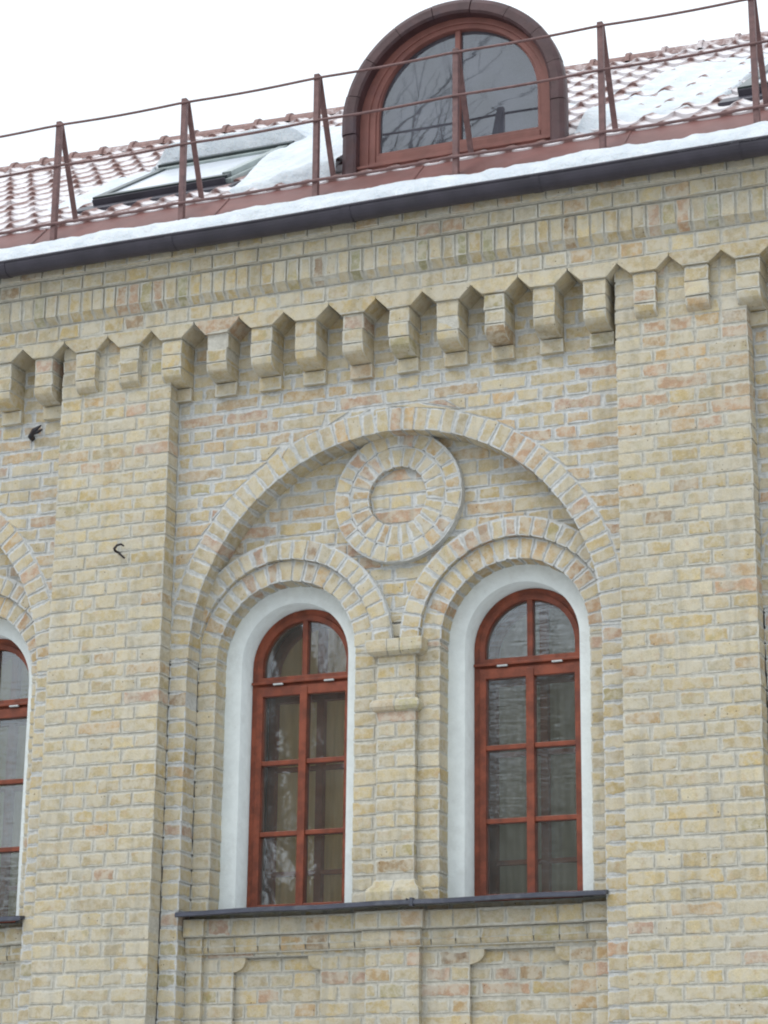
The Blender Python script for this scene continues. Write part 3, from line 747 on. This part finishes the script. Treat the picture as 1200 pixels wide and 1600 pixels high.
# ------------------------------------------------------------------ tiled roof
TH = math.radians(34); CT, ST = math.cos(TH), math.sin(TH)
RY0, RZ0 = -.03, 7.022
SL = 3.96; TW, TLn = .165, .312
RX0, RX1 = XMIN-.25, XMAX+.25
def roofpt(x, s, h): return (x, RY0+s*CT-h*ST, RZ0+s*ST+h*CT)
def wave(x): return .023*(.5+.5*math.cos(2*math.pi*x/TW))**2.4
mb = MB(); NXW = 8
nxs = int((RX1-RX0)/TW*NXW); nr = int(SL/TLn)+1
V = []; F = []; TR = []
tj = {}
for r in range(nr):
    s0 = r*TLn; s1 = min(SL, s0+TLn)
    lines = []
    for (s, lift) in ((s0, -.004), (s0, .024), (s0+.018, .026), (s1, .004)):
        ln = []
        for i in range(nxs+1):
            x = RX0+i*TW/NXW; cell = (int((x)/TW), r)
            if cell not in tj: tj[cell] = R.uniform(-.003, .003)
            wv = wave(x); sag = -.034*math.sin(math.pi*((x/TW) % 1)) if s != s1 or lift > .01 else 0
            ln.append(len(V)); V.append(roofpt(x, s+(sag*.5 if lift != .004 else 0), lift+wv+tj[cell])); TR.append(1-wv/.023)
        lines.append(ln)
    for a, b_ in zip(lines, lines[1:]):
        for i in range(nxs): F.append((a[i], a[i+1], b_[i+1], b_[i]))
# back slope, plain
b0 = len(V); V += [roofpt(RX0, SL, .01), roofpt(RX1, SL, .01), (RX1, RY0+2*SL*CT, RZ0), (RX0, RY0+2*SL*CT, RZ0)]; F.append((b0, b0+1, b0+2, b0+3)); TR += [.5]*4
me = bpy.data.meshes.new('roof'); me.from_pydata(V, [], F); me.materials.append(M['tile'])
at = me.attributes.new('trough', 'FLOAT', 'POINT'); at.data.foreach_set('value', TR)
me.polygons.foreach_set('use_smooth', [True]*len(F)); me.update()
try: me.set_sharp_from_angle(angle=math.radians(35))
except Exception: pass
roof = bpy.data.objects.new('roof', me); link(roof, bld)
mb = MB()                                                    # ridge tiles
x = RX0
while x < RX1:
    n = 8
    for a in range(n):
        t0, t1 = math.pi*a/n, math.pi*(a+1)/n
        c0 = roofpt(0, SL, 0)
        def P(t, xx, r): return (xx, c0[1]-r*math.cos(t), c0[2]-.03+r*math.sin(t))
        for (u, v_, ra, rb) in ((x, x+.03, .098, .098), (x+.03, x+.255, .084, .078)):
            mb.face([P(t0, u, ra), P(t0, v_, rb), P(t1, v_, rb), P(t1, u, ra)], smooth=False)
        mb.face([P(t0, x, .07), P(t0, x, .098), P(t1, x, .098), P(t1, x, .07)])
        mb.face([P(t0, x+.03, .07), P(t0, x+.03, .098), P(t1, x+.03, .098), P(t1, x+.03, .07)])
    x += .25
mb.build('ridge_tiles', M['tile'], roof)

# ------------------------------------------------------------------ dormer
DX, DZ, DR = .490, 7.385, .633
mb = MB()                                                    # half cone running back into the roof
nb = 32
for q in range(6):
    ya, y_ = .07+.16*q, .07+.16*(q+1); ra, rb = .565-.42*(ya-.07), .565-.42*(y_-.07)
    A, B_ = archpath(DX, ra, 7.0, DZ, ra, nb), archpath(DX, rb, 7.0, DZ, rb, nb)
    for i in range(len(A)-1):
        mb.face([(A[i][0], ya, A[i][1]), (B_[i][0], y_, B_[i][1]), (B_[i+1][0], y_, B_[i+1][1]), (A[i+1][0], ya, A[i+1][1])], smooth=True)
mb.face([(x, y_, z) for x, z in B_])
dorm = mb.build('dormer', M['hood'], bld, weld=True)
mb = MB()                                                    # projecting hood in sheet-metal segments
zb0 = 7.085; seg = 14
full = archpath(0, 1, 0, 0, 1, seg)
def hp(u, r):                                                # u in 0..1 along the jamb, arch and other jamb
    jl = DZ-zb0; al = math.pi*DR; T = 2*jl+al; d = u*T
    if d < jl: return (DX+r, zb0+d)
    if d > jl+al: return (DX-r, DZ-(d-jl-al))
    t = (d-jl)/DR; return (DX+r*math.cos(t), DZ+r*math.sin(t))
NS = 11
for k_ in range(NS):
    ua, ub = k_/NS+.0008, (k_+1)/NS-.0008; dr = R.uniform(-.003, .003); dy = R.uniform(-.004, .004); m_ = 6
    for j in range(m_):
        u0, u1 = ua+(ub-ua)*j/m_, ua+(ub-ua)*(j+1)/m_
        ro, ri = DR+dr, DR-.085
        sect = [(ri, .085), (ri, .012+dy), (ri+.012, dy), (ro-.03, dy), (ro-.006, .012+dy), (ro, .03+dy), (ro, .065), (ri+.02, .09)]
        for (ra, ya), (rb, yb_) in zip(sect, sect[1:]):
            a, b_, c, d = hp(u0, ra), hp(u1, ra), hp(u1, rb), hp(u0, rb)
            mb.face([(a[0], ya, a[1]), (b_[0], ya, b_[1]), (c[0], yb_, c[1]), (d[0], yb_, d[1])])
    for u in (ua, ub):
        mb.face([(hp(u, r)[0], y, hp(u, r)[1]) for r, y in sect])
archband(mb, DX, DR-.006, DR-.083, zb0+.003, DZ, .016, .06, n=40)
mb.build('hood', M['hood'], dorm)
mb = MB()
archband(mb, DX+.006, .560, .505, 7.13, DZ+.01, .068, .14); archband(mb, DX+.006, .507, .470, 7.15, DZ+.02, .080, .14); archband(mb, DX+.003, .472, .452, 7.17, DZ+.045, .092, .14)
mb.box(DX-.50, DX+.51, .074, .14, 7.125, 7.165); mb.box(DX-.462, DX+.468, .086, .14, 7.16, 7.205); mb.box(DX-.45, DX+.455, .095, .135, 7.2, 7.225)
mb.box(DX-.012, DX+.018, .094, .135, 7.22, 7.89)
mb.build('frame', M['dormer'], dorm, weld=True, bevel=.004)
mb = MB()
for s in (-1, 1):
    pts = [(DX+.003+s*.012, 7.22), (DX+.003+s*.455, 7.22), (DX+.003+s*.455, DZ+.045)]
    for j in range(1, 14):
        t = j/14*math.pi/2*.985; pts.append((DX+.003+s*.455*math.cos(t), DZ+.045+.455*math.sin(t)))
    pts.append((DX+.003+s*.012, DZ+.045+.455))
    if s < 0: pts = pts[::-1]
    m1 = MB(); m1.face([(x, .12, z) for x, z in pts]); m1.build('pane', M['glassd'], dorm)
mb = MB(); mb.face([(x, .24, z) for x, z in archpath(DX, .50, 7.0, DZ, .50, 24)]); mb.build('dark_interior_sheet', M['bark'], dorm)  # dark sheet added behind the panes, standing in for the unlit inside
mb = MB(); mb.box(DX-.565, DX+.575, .045, .12, 7.03, 7.127); mb.box(DX-.585, DX+.575, .03, .09, 7.118, 7.133)
mb.build('base_board', M['dormer'], dorm, weld=True, bevel=.003)

# ------------------------------------------------------------------ roof windows
def roof_window(x0, x1, s0, s1, label):
    root = MB(); h = .082
    def B(m, a, b, c, d, e, f, mi=0):                        # box in roof coordinates
        P = [roofpt(x, s, hh) for (x, s, hh) in ((a, c, e), (b, c, e), (b, d, e), (a, d, e), (a, c, f), (b, c, f), (b, d, f), (a, d, f))]
        for q in ((3, 2, 1, 0), (4, 5, 6, 7), (0, 1, 5, 4), (2, 3, 7, 6), (1, 2, 6, 5), (3, 0, 4, 7)): m.face([P[i] for i in q], mi=mi)
    B(root, x0, x1, s0, s0+.07, -.02, h); B(root, x0, x0+.06, s0+.07, s1-.07, -.02, h)
    rw = root.build('roof_window', M['black'], bld, weld=True, bevel=.004)
    m = MB(); B(m, x1-.06, x1, s0+.07, s1, -.02, h+.01); B(m, x0, x1-.06, s1-.07, s1, -.02, h+.004); B(m, x1-.03, x1+.025, s0-.01, s1+.02, .0, h-.02); m.build('side_cover', M['alum'], rw, weld=True, bevel=.004)
    m = MB(); B(m, x0+.06, x1-.06, s0+.07, s1-.07, .03, h-.012); m.build('pane', M['snow_sky'], rw)
    m = MB(); B(m, x0-.08, x1+.08, s0-.16, s0-.001, -.005, .035); B(m, x0+.01, x1-.01, s0-.03, s0-.002, .036, .07); m.build('apron_flashing', M['gutter'], rw, weld=True)
    m = MB(); B(m, x0-.012, x1+.02, s1-.02, s1+.06, .03, h+.022); m.build('top_cover', M['black'], rw, weld=True, bevel=.004)
    return rw
roof_window(-1.90, -1.03, .60, 1.60, 'a')
roof_window(1.93, 2.80, .62, 1.70, 'b')

# ------------------------------------------------------------------ snow
def fbm(x, y, z=0.): return noise.fractal(Vector((x, y, z)), 1., 2., 4)
def sstep(a, b, x): t = min(1, max(0, (x-a)/(b-a))); return t*t*(3-2*t)
def snow_depth(x, s):
    n = fbm(x*1.3, s*1.3, 3.)*.030+fbm(x*4.5, s*4.5, 8.)*.010
    d = -.045
    if x > .0 and (x > 1.12 or s > 1.25):
        # broad sheet high on the slope right of the dormer, thin lower down, with a drift against the dormer
        lo = .30+.50*sstep(1.25, 2.2, x)+.10*fbm(x*2, 0.3)
        d += .076*sstep(lo-.12, lo+.22, s)*sstep(3.35, 2.7, s)*(1 if x > 1.12 else sstep(1.25, 1.6, s)*.6)
        d += .07*sstep(1.42, 1.05, x)*sstep(1.5, .6, s)
    else:
        w = sstep(-1.0, -.93, x)
        # smooth pillow on the slope above the roof window
        d += .17*sstep(-2.05, -1.85, x)*sstep(-.85, -1.1, x)*sstep(2.5, 2.2, s)*sstep(1.62, 1.68, s)
        # drift between roof window and dormer, its left edge runs up along the window frame
        edge = -.93+.10*max(0, .5-s)
        d += (.095+.07*sstep(-.75, -.3, x)*sstep(2.0, .9, s))*sstep(edge-.03, edge+.10, x)*sstep(2.55, 2.15, s)*sstep(.02, .12, s)
        # thin scraps left of the window
        d += .082*sstep(-2.75, -2.2, x)*sstep(.2, .9, s)*sstep(2.35, 1.7, s)
    if -1.98 < x < -.955 and .42 < s < 1.70: d = -.12
    if -2.06 < x < -.985 and .28 < s <= .42: d = min(d, -.02)
    if s < .05: d -= .05
    if x > 1.85 and .45 < s < 1.75: d = min(d, -.1)
    return d+n*(.6 if d > -.04 else .35)
def snow_patch(x0, x1, s0, s1, st, name, behind=None):
    xe = x0
    if behind: x0 -= round((x0-behind[0])/st)*st
    nx_, ns_ = int((x1-x0)/st), int((s1-s0)/st); V = []; F = []; H = {}
    for j in range(ns_+1):
        for i in range(nx_+1):
            x = x0+i*st; s = s0+j*st; h = snow_depth(x, s); h += wave(x)*max(.15, .8-5*max(0, h)); H[(i, j)] = h; V.append(roofpt(x, s, h))
    for j in range(ns_):
        for i in range(nx_):
            if behind and x0+i*st < xe-1e-6 and s0+j*st < behind[1]: continue
            if max(H[(i, j)], H[(i+1, j)], H[(i, j+1)], H[(i+1, j+1)]) > -.012:
                a = j*(nx_+1)+i; F.append((a, a+1, a+nx_+2, a+nx_+1))
    me = bpy.data.meshes.new(name); me.from_pydata(V, [], F); me.materials.append(M['snow']); me.polygons.foreach_set('use_smooth', [True]*len(F)); me.update()
    import bmesh
    bm = bmesh.new(); bm.from_mesh(me); bmesh.ops.delete(bm, geom=[v for v in bm.verts if not v.link_faces], context='VERTS'); bm.to_mesh(me); bm.free()
    return link(bpy.data.objects.new(name, me))
tag(snow_patch(-4.5, -.145, .0, 3.6, .022, 'snow'), 'white snow lying around the tilted roof window left of the dormer', 'snow', kind='stuff')
tag(snow_patch(1.128, 4.5, .0, 3.9, .022, 'snow', (-.10, 1.25)), 'snow sheet on the roof tiles right of the dormer', 'snow', kind='stuff')
# long bank of snow in the gutter
V = []; F = []; n = 700; P = 12
for i in range(n+1):
    x = XMIN-.1+(XMAX-XMIN+.2)*i/n
    hgt = .132+.022*fbm(x*1.7, 1.)+.010*fbm(x*7, 5.)
    for j in range(P+1):
        t = j/P; y = GY-GR-.006+(EY0+.03-(GY-GR-.006))*t
        prof_ = math.sin(min(1, t*1.12)*math.pi/2)**.62
        z = GZ+.004+hgt*prof_+.010*fbm(x*8, t*3, 2.)*(1 if 0 < t < 1 else .2)
        if t > .7: z = max(z, EZ0-.02+(t-.7)*.12)
        yy = y-.012*math.sin(t*math.pi)*(1+fbm(x*6, t*3, 9))
        V.append((x, yy, z))
for i in range(n):
    for j in range(P):
        a = i*(P+1)+j; F.append((a, a+P+1, a+P+2, a+1))
me = bpy.data.meshes.new('snow'); me.from_pydata(V, [], F); me.materials.append(M['snow']); me.polygons.foreach_set('use_smooth', [True]*len(F)); me.update()
tag(link(bpy.data.objects.new('snow', me)), 'long bank of snow lying in the gutter along the eave', 'snow', kind='stuff')

# ------------------------------------------------------------------ roof railing
rl = bpy.data.objects.new('roof_railing', None); link(rl); rl.location = (0, 0, 0)
tag(rl, 'purple brown metal safety railing of three rails on braced posts along the snowy eave', 'railing')
RYF = -.232
def flat(mb, p, q, wx, wd):
    """flat bar from p to q, wx wide along x"""
    p, q = Vector(p), Vector(q); t = (q-p).normalized(); u = Vector((1, 0, 0)); v_ = t.cross(u).normalized()*wd/2; u = u*wx/2
    A = [p-u-v_, p+u-v_, p+u+v_, p-u+v_]; B_ = [q-u-v_, q+u-v_, q+u+v_, q-u+v_]
    mb.face(A[::-1]); mb.face(B_)
    for i in range(4): j = (i+1) % 4; mb.face([A[i], A[j], B_[j], B_[i]])
posts = [-1.752+.7865*k for k in range(-7, 9)]
for x in posts:
    if not XMIN < x < XMAX: continue
    mb = MB(); flat(mb, (x, RYF, 6.835), (x+R.uniform(-.006, .006), RYF-.004, 7.575), .030, .032); mb.build('post', M['rail'], rl, weld=True, bevel=.002)
    mb = MB(); flat(mb, (x, -.0, 7.07), (x, RYF+.018, 7.565), .030, .012); mb.build('brace', M['rail'], rl, weld=True, bevel=.002)
for z, r, dy in ((7.548, .0072, -.022), (7.298, .0074, -.022), (6.950, .0082, -.024)):
    pts = []
    x = XMIN
    while x <= XMAX:
        ph = ((x-posts[0])/.7865) % 1; pts.append((x, RYF+dy, z-.008*math.sin(ph*math.pi)+.002*math.sin(x*2.1))); x += .12
    mb = MB(); mb.tube(pts, r, 7); mb.build('rail', M['rail'], rl)

# ------------------------------------------------------------------ small iron in the wall
mb = MB(); hx, hy, hz = -1.318, Y_PIL, 5.062
mb.tube([(hx, hy+.03, hz), (hx, hy-.045, hz), (hx+.002, hy-.060, hz+.008), (hx+.020, hy-.064, hz+.024), (hx+.042, hy-.06, hz+.028), (hx+.056, hy-.055, hz+.018)], [.007, .007, .007, .0065, .006, .004], 8)
mb.tube([(hx+.005, hy-.02, hz-.004), (hx+.03, hy-.04, hz-.022), (hx+.052, hy-.035, hz-.042)], .0055, 7)
tag(mb.build('iron_hook', M['iron']), 'small bent black iron hook sticking out of the left brick pilaster', 'hook')
mb = MB(); hx, hy, hz = -1.945, 0., 5.815
mb.tube([(hx-.01, hy+.03, hz-.01), (hx, hy-.03, hz-.005), (hx+.03, hy-.05, hz+.02), (hx+.075, hy-.05, hz+.045)], [.014, .016, .014, .004], 8)
mb.tube([(hx+.02, hy-.04, hz+.008), (hx+.055, hy-.045, hz+.012), (hx+.08, hy-.045, hz+.022)], [.012, .010, .005], 7)
tag(mb.build('iron_bracket', M['iron']), 'stubby black iron bracket in the brick wall just below the corbels at the far left', 'bracket')

# ------------------------------------------------------------------ ground and the trees that the panes mirror
def ground_mat():
    m, n, p, o = mat('snowy_ground'); g = G(n)
    c = g.mix(g.ramp(g.noise(.25, 5, .6), .42, .58), (.62, .64, .66), (.22, .20, .18))
    g.l(c, p.inputs['Base Color']); p.inputs['Roughness'].default_value = .9; g.bump(g.noise(3, 5), 1, .05, p); return m
mb = MB(); mb.face([(-900, -900, 0), (900, -900, 0), (900, 900, 0), (-900, 900, 0)])
tag(mb.build('ground', ground_mat()), kind='structure')
def tree(x, y, H, seed, label, lean=0., fb=2, ml=4):
    rr = random.Random(seed); root = bpy.data.objects.new('bare_tree', None); link(root); root.location = (x, y, 0)
    tag(root, label, 'tree', 'bare trees mirrored in the panes')
    tr = MB(); cr = MB()
    def grow(mb, p, d, ln, r, lvl):
        pts = [p.copy()]; rs = [r]; q = p.copy(); dd = d.copy(); st = 5 if lvl < 3 else 3
        for i in range(st):
            dd = (dd+Vector((rr.uniform(-1, 1), rr.uniform(-1, 1), rr.uniform(-.4, .9)))*.16).normalized()
            q = q+dd*ln/st; pts.append(q.copy()); rs.append(r*(1-.55*(i+1)/st))
        mb.tube(pts, rs, 7 if lvl < 2 else (5 if lvl < 3 else 3), cap=False)
        if lvl >= ml or r < .006: return
        for i in range(1, st+1):
            for _ in range(2 if lvl < 2 else (1 if rr.random() < .9 else 2)):
                if lvl == 0 and i < fb: continue
                ax = Vector((rr.uniform(-1, 1), rr.uniform(-1, 1), rr.uniform(-.1, .8))).normalized()
                nd = (dd*.75+ax*.75).normalized(); grow(cr, pts[i], nd, ln*rr.uniform(.48, .68), rs[i]*.66, lvl+1)
    grow(tr, Vector((0, 0, 0)), Vector((lean, 0, 1)).normalized(), H*.62, H*.021, 0)
    tr.build('trunk', M['bark'], root); cr.build('crown', M['bark'], root)
tree(-6.9, -17.5, 20.5, 3, 'tall bare tree mirrored in the arched dormer pane', 0., 4, 5)
tree(-28., -62., 21, 11, 'spreading bare tree mirrored in the left window of the middle pair', 0., 1)
tree(-20., -60., 22.5, 5, 'bare tree mirrored in the right window of the middle pair', .05, 1)
tree(-42., -66., 22, 21, 'bare tree mirrored in the window at the left edge', -.05, 1)
tree(-24.5, -80., 24, 31, 'farther bare tree mirrored between the two nearer crowns', 0., 1)
